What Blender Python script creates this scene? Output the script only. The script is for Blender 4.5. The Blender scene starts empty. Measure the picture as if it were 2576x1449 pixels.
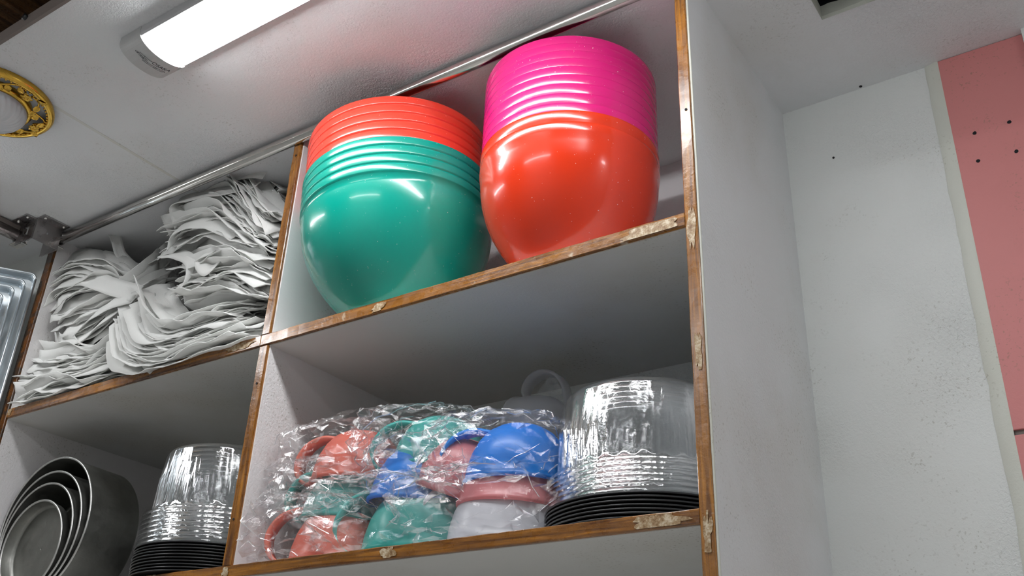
import bpy, bmesh, math, random
from mathutils import Vector, Matrix, noise
PI = math.pi
random.seed(7)
S = bpy.context.scene
COL = S.collection

# ------------------------------------------------------------------ camera
cd = bpy.data.cameras.new('camera'); cam = bpy.data.objects.new('camera', cd); COL.objects.link(cam)
cd.sensor_width = 36.0; cd.lens = 34.373; cd.clip_start = 0.01
right = Vector((0.829133, 0.557691, 0.038985)); down = Vector((-0.227995, 0.400989, -0.887258)); fwd = Vector((-0.510448, 0.726766, 0.459623))
mw = Matrix.Identity(4)
for i in range(3):
    mw[i][0] = right[i]; mw[i][1] = -down[i]; mw[i][2] = -fwd[i]
mw.translation = (1.33923, -1.12693, -0.75571)
cam.matrix_world = mw
S.camera = cam
S.cycles.use_light_tree = False
# ------------------------------------------------------------------ world, exposure
W = bpy.data.worlds.new('world'); S.world = W; W.use_nodes = True
W.node_tree.nodes['Background'].inputs[0].default_value = (0.93, 0.95, 1.0, 1)
W.node_tree.nodes['Background'].inputs[1].default_value = 0.10
S.view_settings.view_transform = 'Standard'; S.view_settings.look = 'None'
S.view_settings.exposure = 0.68; S.view_settings.gamma = 1.0; S.view_settings.use_curve_mapping = False
S.cycles.transparent_max_bounces = 40; S.cycles.max_bounces = 6; S.cycles.diffuse_bounces = 4; S.cycles.glossy_bounces = 3; S.cycles.transmission_bounces = 4; S.cycles.adaptive_threshold = 0.05
S.cycles.caustics_reflective = False; S.cycles.caustics_refractive = False
S.cycles.sample_clamp_indirect = 20.0
LAMP_POWER = 22.0          # emission of all batten diffusers, the added lamps included

# ------------------------------------------------------------------ materials
class N:
    def __init__(s, name):
        s.m = bpy.data.materials.new(name); s.m.use_nodes = True
        s.t = s.m.node_tree; s.t.nodes.clear(); s.out = s.t.nodes.new('ShaderNodeOutputMaterial')
    def n(s, typ, **kw):
        nd = s.t.nodes.new('ShaderNode' + typ)
        for k, v in kw.items():
            if k.startswith('_'): setattr(nd, k[1:], v)
            else:
                key = k.replace('__', ' ')
                key = int(key[1:]) if key[0] == 'i' and key[1:].isdigit() else key
                s.put(nd.inputs[key], v)
        return nd
    def put(s, sock, v):
        if isinstance(v, bpy.types.NodeSocket): s.t.links.new(v, sock)
        elif hasattr(v, 'outputs'): s.t.links.new(v.outputs[0], sock)
        elif isinstance(v, (tuple, list)) and len(v) == 3 and sock.type == 'RGBA': sock.default_value = (*v, 1)
        else: sock.default_value = v
    def coord(s, scale=(1, 1, 1), rot=(0, 0, 0), which='Object'):
        tc = s.n('TexCoord'); mp = s.n('Mapping'); s.put(mp.inputs[0], tc.outputs[which])
        mp.inputs['Scale'].default_value = scale; mp.inputs['Rotation'].default_value = rot
        return mp
    def noise(s, co, scale, detail=4.0, rough=0.55, dist=0.0):
        nd = s.n('TexNoise'); s.put(nd.inputs['Vector'], co)
        nd.inputs['Scale'].default_value = scale; nd.inputs['Detail'].default_value = detail
        nd.inputs['Roughness'].default_value = rough; nd.inputs['Distortion'].default_value = dist
        return nd
    def ramp(s, fac, stops):
        r = s.n('ValToRGB'); s.put(r.inputs[0], fac); e = r.color_ramp.elements
        while len(e) < len(stops): e.new(0.5)
        for q, (p, c) in zip(e, stops):
            q.position = p; q.color = (c, c, c, 1) if isinstance(c, (int, float)) else (*c, 1)
        return r
    def mix(s, fac, a, b, mode='MIX'):
        m = s.n('Mix', _data_type='RGBA', _blend_type=mode)
        s.put(m.inputs[0], fac); s.put(m.inputs[6], a); s.put(m.inputs[7], b); return m.outputs[2]
    def bump(s, h, strength=0.2, distance=0.002, normal=None):
        b = s.n('Bump'); s.put(b.inputs['Height'], h); b.inputs['Strength'].default_value = strength
        b.inputs['Distance'].default_value = distance
        if normal is not None: s.put(b.inputs['Normal'], normal)
        return b
    def bsdf(s, col, rough=0.5, metal=0.0, bump=None, **kw):
        b = s.n('BsdfPrincipled'); s.put(b.inputs['Base Color'], col); s.put(b.inputs['Roughness'], rough)
        b.inputs['Metallic'].default_value = metal
        for k, v in kw.items(): s.put(b.inputs[k.replace('__', ' ')], v)
        if bump is not None: s.put(b.inputs['Normal'], bump)
        return b
    def done(s, sh): s.t.links.new(sh.outputs[0], s.out.inputs[0]); return s.m

def plaster(name, col, stain=(0.45, 0.38, 0.24), stain_amt=0.35, bump=0.35, rough=0.45, bscale=190, spec=0.4, spot=0.5):
    k = N(name); co = k.coord()
    big = k.noise(co, 2.3, 5, 0.6); patch = k.ramp(big, [(0.49, 0.0), (0.70, stain_amt)])
    c = k.mix(patch, col, stain)
    tone = k.noise(co, 0.9, 2); c = k.mix(k.ramp(tone, [(0.3, 0.0), (0.7, 0.16)]), c, (col[0]*0.86, col[1]*0.82, col[2]*0.9))
    area = k.ramp(k.noise(co, 4.5, 3), [(0.5, 0.0), (0.66, 1.0)])
    sp = k.noise(co, 210, 2, 0.5); spots = k.ramp(sp, [(0.615, 0.0), (0.68, 1.0)])
    mul = k.n('Math', _operation='MULTIPLY'); k.put(mul.inputs[0], spots); k.put(mul.inputs[1], area)
    mul2 = k.n('Math', _operation='MULTIPLY'); k.put(mul2.inputs[0], mul); mul2.inputs[1].default_value = spot
    c = k.mix(mul2, c, (0.2, 0.17, 0.11))
    vari = k.ramp(k.noise(co, 3.1, 2), [(0.42, 0.12), (0.68, 1.0)])
    hn = k.noise(co, bscale, 3, 0.6, 0.6)
    hm = k.n('Math', _operation='MULTIPLY'); k.put(hm.inputs[0], hn); k.put(hm.inputs[1], vari)
    b1 = k.bump(k.noise(co, 24, 3), 0.12, 0.004)
    b = k.bump(hm, bump, 0.0045, b1)
    return k.done(k.bsdf(c, rough, bump=b, Specular__IOR__Level=spec))

def wood(name, axis, dark=(0.085, 0.026, 0.004), light=(0.46, 0.185, 0.02), filler=0.0, wear=0.0):
    k = N(name); sc = [1, 1, 1]; sc['xyz'.index(axis)] = 0.045
    co = k.coord(tuple(sc)); g = k.noise(co, 95, 5, 0.65, 1.2)
    g2 = k.noise(co, 320, 3, 0.6)
    c = k.ramp(g, [(0.34, dark), (0.52, tuple((a + b) / 2 for a, b in zip(dark, light))), (0.66, light)])
    c = k.mix(k.ramp(g2, [(0.35, 0.35), (0.55, 0.0)]), c, (0.08, 0.028, 0.006))
    co2 = k.coord()
    f = k.ramp(k.noise(co2, 7.5, 5, 0.7), [(0.63 - filler, 0.0), (0.68 - filler, 0.8)])
    c = k.mix(f, c, (0.62, 0.55, 0.42))
    if wear:
        wv = k.ramp(k.noise(co2, 26, 5, 0.75), [(0.46, 0.0), (0.56, wear)]); c = k.mix(wv, c, (0.035, 0.022, 0.014))
    b = k.bump(k.noise(co2, 140, 4, 0.6), 0.32, 0.0015, k.bump(g, 0.15, 0.001))
    return k.done(k.bsdf(c, k.ramp(k.noise(co2, 60, 3), [(0.3, 0.2), (0.75, 0.42)]), bump=b, Coat__Weight=0.5, Coat__Roughness=0.18))

def plastic(name, col, rough=0.22, streak=True):
    k = N(name); co = k.coord()
    c = k.mix(k.ramp(k.noise(co, 6, 4), [(0.4, 0.0), (0.75, 0.18)]), col, tuple(x * 0.75 for x in col))
    dust = k.ramp(k.noise(co, 260, 2), [(0.735, 0.0), (0.76, 0.55)]); c = k.mix(dust, c, (0.85, 0.8, 0.75))
    b = k.bump(k.noise(co, 16, 3), 0.12, 0.004)
    return k.done(k.bsdf(c, rough, bump=b, Coat__Weight=0.35, Coat__Roughness=0.08))

def metal(name, col, rough, bump=0.05, bscale=150, stretch=None, blotch=0.25):
    k = N(name); co = k.coord(stretch or (1, 1, 1))
    r = k.ramp(k.noise(co, 40, 4), [(0.3, max(0.05, rough - 0.08)), (0.75, rough + 0.12)])
    c = k.mix(k.ramp(k.noise(k.coord(), 22, 5, 0.65), [(0.4, 0.0), (0.75, blotch)]), col, tuple(x * 0.45 for x in col))
    return k.done(k.bsdf(c, r, 1.0, bump=k.bump(k.noise(co, bscale, 3), bump, 0.002)))

def flat(name, col, rough=0.6, **kw):
    k = N(name); co = k.coord()
    c = k.mix(k.ramp(k.noise(co, 30, 4), [(0.35, 0.0), (0.75, 0.25)]), col, tuple(x * 0.7 for x in col))
    return k.done(k.bsdf(c, rough, bump=k.bump(k.noise(co, 120, 3), 0.12, 0.001), **kw))

def film(name, haze=0.05, shine=0.55, tint=(0.97, 0.985, 1.0), rough=0.06, bscale=55, bstr=0.5, edge=0.5, base=0.015):
    k = N(name); co = k.coord()
    rid = k.noise(co, bscale, 4, 0.6, 1.5)
    ab = k.n('Math', _operation='ABSOLUTE'); sub = k.n('Math', _operation='SUBTRACT'); k.put(sub.inputs[0], rid); sub.inputs[1].default_value = 0.5
    k.put(ab.inputs[0], sub)
    b = k.bump(ab, bstr, 0.006)
    tr = k.n('BsdfTransparent', Color=tint)
    gl = k.n('BsdfGlossy', Color=(1, 1, 1)); gl.inputs['Roughness'].default_value = rough; k.put(gl.inputs['Normal'], b)
    df = k.n('BsdfDiffuse', Color=(0.8, 0.83, 0.85))
    lw = k.n('LayerWeight'); lw.inputs[0].default_value = edge; k.put(lw.inputs['Normal'], b)
    mr = k.n('MapRange'); k.put(mr.inputs[0], lw.outputs['Fresnel']); mr.inputs[3].default_value = base; mr.inputs[4].default_value = shine
    m1 = k.n('MixShader', Fac=haze); k.put(m1.inputs[1], tr); k.put(m1.inputs[2], df)
    m2 = k.n('MixShader'); k.put(m2.inputs[0], mr.outputs[0]); k.put(m2.inputs[1], m1); k.put(m2.inputs[2], gl)
    return k.done(m2)

def translucent(name, col, see=0.22, trans=0.45):
    k = N(name)
    p = k.bsdf(col, 0.28, bump=k.bump(k.noise(k.coord(), 40, 3), 0.08, 0.002))
    tl = k.n('BsdfTranslucent', Color=col); tr = k.n('BsdfTransparent', Color=tuple(0.35 + 0.65 * c for c in col))
    m1 = k.n('MixShader', Fac=trans); k.put(m1.inputs[1], p); k.put(m1.inputs[2], tl)
    m2 = k.n('MixShader', Fac=see); k.put(m2.inputs[1], m1); k.put(m2.inputs[2], tr)
    return k.done(m2)

def emit(name, col, power):
    k = N(name); e = k.n('Emission', Color=col); e.inputs[1].default_value = power; return k.done(e)

def filler_mat():
    k = N('scraped_wood_filler'); co = k.coord()
    c = k.ramp(k.noise(co, 95, 5, 0.75), [(0.36, (0.16, 0.075, 0.02)), (0.50, (0.34, 0.23, 0.12)), (0.62, (0.56, 0.47, 0.34))])
    return k.done(k.bsdf(c, 0.5, bump=k.bump(k.noise(co, 160, 3), 0.3, 0.001)))
def clothmat():
    k = N('white_nonwoven_cloth'); co = k.coord(which='UV')
    w = k.n('TexWave', _wave_type='BANDS', _bands_direction='X'); k.put(w.inputs['Vector'], co); w.inputs['Scale'].default_value = 9.0
    w2 = k.n('TexVoronoi'); k.put(w2.inputs['Vector'], co); w2.inputs['Scale'].default_value = 26
    c = k.mix(k.ramp(k.noise(k.coord(), 9, 3), [(0.35, 0.0), (0.7, 0.5)]), (0.95, 0.95, 0.93), (0.90, 0.91, 0.90))
    b = k.bump(w2.outputs[0], 0.25, 0.001, k.bump(k.noise(k.coord(), 45, 3), 0.3, 0.004))
    p = k.bsdf(c, 0.85, bump=b, Specular__IOR__Level=0.2)
    tl = k.n('BsdfTranslucent', Color=(0.85, 0.85, 0.83)); m = k.n('MixShader', Fac=0.35); k.put(m.inputs[1], p); k.put(m.inputs[2], tl)
    return k.done(m)

MT = dict(
    ceiling=plaster('ceiling_paint', (0.78, 0.79, 0.80), stain_amt=0.16, bump=1.0, rough=0.6, spec=0.2, spot=0.28),
    wall=plaster('wall_paint', (0.77, 0.79, 0.77), stain_amt=0.10, bump=1.0, rough=0.5),
    side=plaster('side_panel_paint', (0.76, 0.77, 0.78), stain_amt=0.22, bump=0.75, rough=0.45),
    board=plaster('shelf_board_paint', (0.70, 0.70, 0.67), stain_amt=0.32, bump=0.2, rough=0.45),
    divider=plaster('divider_paint', (0.82, 0.80, 0.80), stain_amt=0.12, bump=0.35, rough=0.42),
    pink=plaster('pink_paint', (0.70, 0.26, 0.255), stain=(0.5, 0.2, 0.18), stain_amt=0.3, bump=0.18, rough=0.5),
    cream=plaster('cream_filler', (0.68, 0.69, 0.62), stain_amt=0.2, bump=0.25, rough=0.5),
    filler=filler_mat(),
    woodx=wood('varnished_wood_x', 'x'), woodz=wood('varnished_wood_z', 'z'),
    woodworn=wood('worn_wood_z', 'z', light=(0.2, 0.075, 0.015), wear=0.9),
    steel=metal('stainless_steel', (0.70, 0.68, 0.65), 0.13, 0.012, 20, (0.1, 1, 1)),
    steely=metal('stainless_steel_y', (0.60, 0.55, 0.53), 0.27, 0.015, 20, (1, 0.2, 1)),
    bracket=metal('stamped_steel', (0.42, 0.40, 0.40), 0.30, 0.08, 90),
    tray=metal('galvanised_tray', (0.80, 0.86, 0.90), 0.36, 0.05, 70, blotch=0.06),
    tin=metal('dull_aluminium', (0.30, 0.30, 0.28), 0.48, 0.12, 200, blotch=0.35),
    tinrim=metal('worn_aluminium_rim', (0.62, 0.62, 0.60), 0.38, 0.15, 120),
    tindark=metal('dark_steel_pan', (0.10, 0.10, 0.11), 0.45, 0.1, 120),
    gold=metal('polished_gold', (0.80, 0.48, 0.08), 0.22, 0.12, 90, blotch=0.5),
    cloth=clothmat(),
    lid=film('clear_lid_plastic', 0.03, 0.55, (0.985, 0.99, 0.992), 0.06, 40, 0.10, 0.22, 0.03),
    bag=film('crinkled_bag_film', 0.025, 0.34, (0.99, 0.99, 0.995), 0.04, 75, 0.25, 0.2, 0.04),
    crease=film('folded_film_crease', 0.22, 0.6, (0.95, 0.95, 0.96), 0.12, 60, 0.2, 0.35, 0.12),
    haze=film('cloudy_bag_film', 0.14, 0.5, (0.98, 0.98, 0.97), 0.12, 30, 0.4, 0.3, 0.06),
    wrap=film('stretch_wrap_film', 0.01, 0.5, (0.99, 0.99, 0.99), 0.08, 26, 0.5, 0.3),
    black=flat('black_plastic', (0.012, 0.012, 0.014), 0.35),
    dark=flat('dark_void', (0.012, 0.012, 0.016), 0.9),  # near-black colour, stands in for unlit depth in holes and the cut-out
    print=flat('dark_print', (0.05, 0.05, 0.06), 0.7),
    lampbody=flat('lamp_housing', (0.52, 0.52, 0.53), 0.45),
    lampcap=flat('lamp_end_cap', (0.52, 0.52, 0.52), 0.4),
    plate=flat('white_enamel_plate', (0.6, 0.6, 0.6), 0.35),
    fascia=flat('ceiling_edge_strip', (0.20, 0.165, 0.15), 0.6),
    beam=wood('roof_timber', 'y', dark=(0.05, 0.02, 0.008), light=(0.24, 0.12, 0.05), wear=0.4),
    frost=flat('frosted_glass', (0.62, 0.63, 0.65), 0.3),
    concrete=flat('raw_board_core', (0.42, 0.43, 0.38), 0.9),
    floor=flat('floor_tile', (0.74, 0.72, 0.70), 0.4),
    glow=emit('batten_diffuser_light', (0.97, 0.985, 1.0), LAMP_POWER),
    teal=plastic('teal_plastic', (0.0, 0.30, 0.23)),
    coral=plastic('coral_red_plastic', (0.80, 0.055, 0.03)),
    orange=plastic('orange_red_plastic', (0.64, 0.032, 0.004)),
    magenta=plastic('magenta_plastic', (0.60, 0.008, 0.16)),
)

# ------------------------------------------------------------------ mesh helpers
def link(name, me, mat, parent=None, smooth=False):
    o = bpy.data.objects.new(name, me); COL.objects.link(o)
    if mat is not None: me.materials.append(mat)
    if parent is not None: o.parent = parent
    if smooth:
        for p in me.polygons: p.use_smooth = True
    return o
def from_bm(name, bm, mat, parent=None, smooth=False):
    me = bpy.data.meshes.new(name); bm.normal_update(); bm.to_mesh(me); bm.free()
    return link(name, me, mat, parent, smooth)
def pyd(name, v, f, mat, parent=None, smooth=False):
    me = bpy.data.meshes.new(name); me.from_pydata([tuple(x) for x in v], [], f); me.update()
    return link(name, me, mat, parent, smooth)
def bm_box(bm, lo, hi):
    x0, y0, z0 = lo; x1, y1, z1 = hi
    vs = [bm.verts.new(p) for p in ((x0,y0,z0),(x1,y0,z0),(x1,y1,z0),(x0,y1,z0),(x0,y0,z1),(x1,y0,z1),(x1,y1,z1),(x0,y1,z1))]
    for f in ((0,3,2,1),(4,5,6,7),(0,1,5,4),(1,2,6,5),(2,3,7,6),(3,0,4,7)): bm.faces.new([vs[i] for i in f])
def box(name, lo, hi, mat, parent=None, bevel=0.0, seg=2):
    bm = bmesh.new(); bm_box(bm, lo, hi)
    if bevel: bmesh.ops.bevel(bm, geom=bm.edges[:] + bm.verts[:], offset=bevel, segments=seg, affect='EDGES', profile=0.5)
    return from_bm(name, bm, mat, parent)
def lathe_data(prof, n=64, rfun=None, closed=False):
    v = []; f = []; m = len(prof)
    for i in range(n):
        a = 2 * PI * i / n; ca, sa = math.cos(a), math.sin(a)
        for j, (r, z) in enumerate(prof):
            q = rfun(a, r, z, j) if rfun else r
            v.append((q * ca, q * sa, z))
    for i in range(n):
        k = (i + 1) % n
        for j in range(m - 1 if not closed else m):
            l = (j + 1) % m
            f.append((i * m + j, k * m + j, k * m + l, i * m + l))
    return v, f
def lathe(name, prof, mat, parent=None, n=64, rfun=None, smooth=True, closed=False):
    v, f = lathe_data(prof, n, rfun, closed); return pyd(name, v, f, mat, parent, smooth)
def tube_data(path, r, n=10, cap=True):
    v = []; f = []; P = [Vector(p) for p in path]; up = Vector((0.13, 0.2, 0.97))
    for i, p in enumerate(P):
        t = (P[min(i + 1, len(P) - 1)] - P[max(i - 1, 0)]).normalized()
        a = t.cross(up)
        if a.length < 0.1: a = t.cross(Vector((1, 0, 0)))
        a.normalize(); b = t.cross(a).normalized(); rr = r[i] if isinstance(r, (list, tuple)) else r
        for k in range(n):
            w = 2 * PI * k / n; v.append(p + rr * (math.cos(w) * a + math.sin(w) * b))
    for i in range(len(P) - 1):
        for k in range(n):
            f.append((i * n + k, i * n + (k + 1) % n, (i + 1) * n + (k + 1) % n, (i + 1) * n + k))
    if cap: f.append(tuple(range(n))[::-1]); f.append(tuple((len(P) - 1) * n + k for k in range(n)))
    return v, f
def tube(name, path, r, mat, parent=None, n=10, smooth=True):
    v, f = tube_data(path, r, n); return pyd(name, v, f, mat, parent, smooth)
def prism(name, outline, axis, a0, a1, mat, parent=None, smooth=False):
    # outline in the two other axes, extruded along axis from a0 to a1
    ix = 'xyz'.index(axis); v = []
    for a in (a0, a1):
        for p in outline:
            q = list(p); q.insert(ix, a); v.append(q)
    n = len(outline); f = [(i, (i + 1) % n, n + (i + 1) % n, n + i) for i in range(n)] + [tuple(range(n))[::-1], tuple(range(n, 2 * n))]
    o = pyd(name, v, f, mat, parent, smooth)
    bm = bmesh.new(); bm.from_mesh(o.data); bmesh.ops.recalc_face_normals(bm, faces=bm.faces[:]); bm.to_mesh(o.data); bm.free()
    return o
def crom(pts, n):
    P = [Vector(p) for p in pts]; P = [2 * P[0] - P[1]] + P + [2 * P[-1] - P[-2]]; out = []; m = len(P) - 3
    for i in range(n + 1):
        s = i / n * m; k = min(int(s), m - 1); t = s - k; a, b, c, d = P[k:k + 4]
        out.append(0.5 * ((2 * b) + (c - a) * t + (2 * a - 5 * b + 4 * c - d) * t * t + (3 * b - a - 3 * c + d) * t ** 3))
    return out
def tag(o, label, cat, group=None):
    o['label'] = label; o['category'] = cat
    if group: o['group'] = group
    return o
def thing(name, label, cat, loc=(0, 0, 0), group=None):
    o = bpy.data.objects.new(name, None); COL.objects.link(o); o.location = loc; o.empty_display_size = 0.05
    return tag(o, label, cat, group)
def struct(o, label=None):
    o['kind'] = 'structure'
    if label: o['label'] = label
    return o
def sempty(name):
    o = bpy.data.objects.new(name, None); COL.objects.link(o); return struct(o)

# ------------------------------------------------------------------ dimensions (metres; z = 0 is the top of the upper shelf)
ZC = 0.464; D = 0.446; X0 = -0.8745; T0 = 0.028; T1 = 0.024; XR = 0.85; T2 = 0.022; S1T = 0.024; Z2 = -0.431; S2T = 0.021
ZB = -1.25
# ------------------------------------------------------------------ the room
struct(box('wall_back', (-1.1, D, -2.0), (1.5, D + 0.12, 0.0), MT['wall']))
wb = bpy.data.objects['wall_back']
box('upper_wall', (XR + T2, D, 0.0), (1.5, D + 0.12, ZC), MT['wall'], wb)
box('recess_wall', (-1.1, D + 0.042, 0.0), (XR + T2, D + 0.12, ZC), MT['divider'], wb)
for (x, z) in ((0.9585, 0.3285),):
    v, f = tube_data([(x, D - 0.0012, z), (x, D + 0.004, z)], 0.0022, 8); pyd('nail_hole', v, f, MT['dark'], wb)
struct(box('wall_left', (-2.2, 0.018, -2.0), (X0 - T0 - 0.001, 0.12, ZC), MT['wall']))
# ceiling: two boards with a filled joint, a square cut-out on the right, an open front edge
ce = sempty('ceiling'); TH = 0.022; YF = -0.508; SX = -0.383
box('ceiling_board', (-2.2, YF, ZC), (SX - 0.0015, D + 0.12, ZC + TH), MT['ceiling'], ce)
hx0, hx1, hy0, hy1 = 1.024, 1.30, -0.06, 0.226
bm = bmesh.new()
for lo, hi in (((SX + 0.0015, YF), (hx0, D + 0.12)), ((hx0, hy1), (2.2, D + 0.12)), ((hx0, YF), (2.2, hy0)), ((hx1, hy0), (2.2, hy1))):
    bm_box(bm, (lo[0], lo[1], ZC), (hi[0], hi[1], ZC + TH))
from_bm('ceiling_board', bm, MT['ceiling'], ce)
box('joint_filler', (SX - 0.004, YF, ZC - 0.0007), (SX + 0.004, D, ZC + 0.002), MT['board'], ce)
# ragged raw core around the cut-out
def ragged(name, p0, p1, inward, parent):
    v = []; f = []; n = 40; p0 = Vector(p0); p1 = Vector(p1); inw = Vector(inward)
    for i in range(n + 1):
        p = p0.lerp(p1, i / n); j = 0.5 + 0.5 * noise.noise(p * 60)
        v += [p + Vector((0, 0, -0.0006)), p + inw * (0.002 + 0.004 * j) + Vector((0, 0, 0.004)), p + inw * (0.004 + 0.008 * j) + Vector((0, 0, TH + 0.003 * j)), p + Vector((0, 0, TH))]
    for i in range(n):
        for k in range(3): f.append((i * 4 + k, i * 4 + 4 + k, i * 4 + 5 + k, i * 4 + 1 + k))
    return pyd(name, v, f, MT['concrete'], parent)
ragged('cut_edge', (hx0, hy1, ZC), (hx1, hy1, ZC), (0, -1, 0), ce)
ragged('cut_edge', (hx0, hy0, ZC), (hx0, hy1, ZC), (0.3, 0, 0), ce)
bm = bmesh.new(); a, b, c, d, z0, z1 = hx0 - 0.03, hx1 + 0.03, hy0 - 0.03, hy1 + 0.03, ZC + TH, ZC + 0.20
bm_box(bm, (a, c, z1), (b, d, z1 + 0.01))
for lo, hi in (((a, c), (a + 0.01, d)), ((b - 0.01, c), (b, d)), ((a, c), (b, c + 0.01)), ((a, d - 0.01), (b, d))): bm_box(bm, (lo[0], lo[1], z0), (hi[0], hi[1], z1))
from_bm('void_shade_box', bm, MT['dark'], ce)  # near-black box added over the cut-out so the opening looks unlit
for (x, y) in ((1.0276, 0.4388),):
    v, f = tube_data([(x, y, ZC - 0.001), (x, y, ZC + 0.006)], 0.003, 8); pyd('nail_hole', v, f, MT['dark'], ce)
box('front_fascia', (-2.2, YF - 0.006, ZC - 0.002), (2.2, YF, ZC + TH + 0.004), MT['fascia'], ce)
tube('fascia_black_stub', [(-0.215, YF - 0.012, ZC + 0.020), (-0.215, YF + 0.002, ZC + 0.020)], 0.006, MT['black'], ce, 10)  # small black stub near the top of the fascia
# timber above the open front edge
rf = sempty('roof_timbers')
for i, x in enumerate((-1.75, -1.20, -0.62, 0.0, 0.62, 1.24)):
    box('roof_beam', (x, -2.6, 0.72), (x + 0.11, 0.5, 0.86), MT['beam'], rf, 0.006)
box('roof_deck', (-2.2, -2.6, 0.87), (2.2, 0.56, 0.89), MT['dark'], rf)
# pink boards on the wall at the right, with a cream filler strip beside them
XP = 1.162; XPR = 1.307; ZG = -0.2455
pw = sempty('wall_right')
for nm, z0, z1 in (('pink_board', ZG + 0.003, ZC - 0.0005), ('pink_board', -2.0, ZG - 0.005)):
    box(nm, (XP, D - 0.006, z0), (XPR, D + 0.01, z1), MT['pink'], pw, 0.0012)
box('board_joint', (XP + 0.001, D - 0.0015, ZG - 0.0052), (XPR, D + 0.009, ZG + 0.0032), MT['fascia'], pw)
for (x, z) in ((1.2006, 0.2897), (1.256, 0.292), (1.1968, 0.2329), (1.2561, 0.2312)):
    n = 9; v = []
    for yy in (D - 0.0067, D - 0.003):
        for i in range(n):
            w = 2 * PI * i / n; r = 0.0033 * (1 + 0.25 * noise.noise((i * 1.7, x * 90, z * 90))); v.append((x + r * math.cos(w), yy, z + r * math.sin(w)))
    f = [(i, (i + 1) % n, n + (i + 1) % n, n + i) for i in range(n)] + [tuple(range(n))]
    pyd('screw_hole', v, f, MT['dark'], pw)
# ragged cream strip
v = []; f = []; n = 90
for i in range(n + 1):
    z = -2.0 + (ZC + 2.0) * i / n; w = 0.020 + 0.006 * noise.noise((0, 0, z * 7)) + 0.003 * noise.noise((1, 0, z * 40))
    v += [(XP - w, D - 0.0004, z), (XP - w + 0.002, D - 0.0022, z), (XP + 0.0015 * noise.noise((3, 0, z * 55)), D - 0.0068, z), (XP + 0.004, D - 0.0062, z)]
for i in range(n):
    for k in range(3): f.append((i * 4 + k, i * 4 + 1 + k, i * 4 + 5 + k, i * 4 + 4 + k))
struct(pyd('trim_1', v, f, MT['cream'], None, True))
box('end_wall', (XPR, D - 0.02, -2.0), (XPR + 0.9, D + 0.12, ZC), MT['wall'], pw)
struct(box('floor', (-2.2, -2.6, -1.77), (2.2, D, -1.75), MT['floor']))
struct(box('wall_front', (-2.2, -2.62, -2.0), (2.2, -2.6, 0.87), MT['wall']))
struct(box('wall_far_left', (-2.22, -2.6, -2.0), (-2.2, D, 0.87), MT['wall']))
struct(box('wall_far_right', (2.2, -2.6, -2.0), (2.22, D, 0.87), MT['wall']))

# ------------------------------------------------------------------ the shelf unit
su = thing('shelf_unit', 'white built-in open shelving with varnished brown wood edging below the ceiling', 'shelf', (0, 0, 0))
def vpanel(name, x0, x1, z0, z1, mat): return box(name, (x0, 0, z0), (x1, D, z1), mat, su)
vpanel('side_panel', X0 - T0, X0, ZB, ZC, MT['divider'])
vpanel('divider', -T1, 0, ZB, ZC, MT['divider'])
sp = vpanel('side_panel', XR, XR + T2, ZB, ZC, MT['side'])
for (a, b) in ((X0, -T1), (0, XR)):
    for (zt, th) in ((0, S1T), (Z2, S2T), (-0.86, S2T)):
        box('shelf_board', (a, 0.0, zt - th), (b, D, zt), MT['board'], su)
def edging(name, lo, hi, mat, axis):
    # a wood strip with slightly uneven paint-scraped edges
    bm = bmesh.new(); bm_box(bm, lo, hi)
    ln = [e for e in bm.edges if abs((e.verts[0].co - e.verts[1].co)['xyz'.index(axis)]) > 0.1]
    bmesh.ops.subdivide_edges(bm, edges=ln, cuts=60, use_grid_fill=True)
    for w in bm.verts:
        if abs(w.co.y - lo[1]) < 1e-5:
            c = w.co.copy(); w.co.y += 0.0006 * noise.noise(c * 30)
            for k in (0, 2):
                if 'xyz'[k] != axis: w.co[k] += 0.0008 * noise.noise(c * 45)
    bmesh.ops.bevel(bm, geom=[e for e in bm.edges if e.is_manifold and e.calc_face_angle(0) > 1 and all(abs(q.co.y - lo[1]) < 0.002 for q in e.verts)], offset=0.0012, segments=1, affect='EDGES')
    return from_bm(name, bm, mat, su)
E1 = -0.006
edging('upright_edging', (X0 - T0, E1, ZB), (X0 - 0.001, 0, ZC - 0.001), MT['woodworn'], 'z')
ue2 = edging('upright_edging', (-T1, E1, 0.0), (-0.003, 0, ZC - 0.001), MT['woodz'], 'z')
ue3 = edging('upright_edging', (-T1, E1, Z2), (-0.003, 0, -S1T), MT['woodz'], 'z')
edging('upright_edging', (-T1, E1, ZB), (-0.003, 0, Z2 - S2T), MT['woodz'], 'z')
ue5 = edging('upright_edging', (XR, E1, ZB), (XR + T2 - 0.003, 0, ZC - 0.001), MT['woodz'], 'z')
se1 = edging('shelf_edging', (X0, E1, -S1T + 0.002), (-T1, 0, 0.0), MT['woodx'], 'x')
se2 = edging('shelf_edging', (-T1, E1, -S1T + 0.002), (XR, 0, 0.0), MT['woodx'], 'x')
edging('shelf_edging', (X0, E1, Z2 - S2T + 0.001), (-T1, 0, Z2), MT['woodx'], 'x')
se4 = edging('shelf_edging', (-T1, E1, Z2 - S2T + 0.001), (XR, 0, Z2), MT['woodx'], 'x')
for (x, z, up) in ((-0.013, 0.41, ue2), (0.861, 0.18, ue5), (-0.014, -0.10, ue3), (-0.014, -0.352, ue3)):
    v, f = tube_data([(x, E1 - 0.0012, z), (x, E1 + 0.002, z)], 0.0022, 8); pyd('nail_head', v, f, MT['dark'], up)
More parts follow.
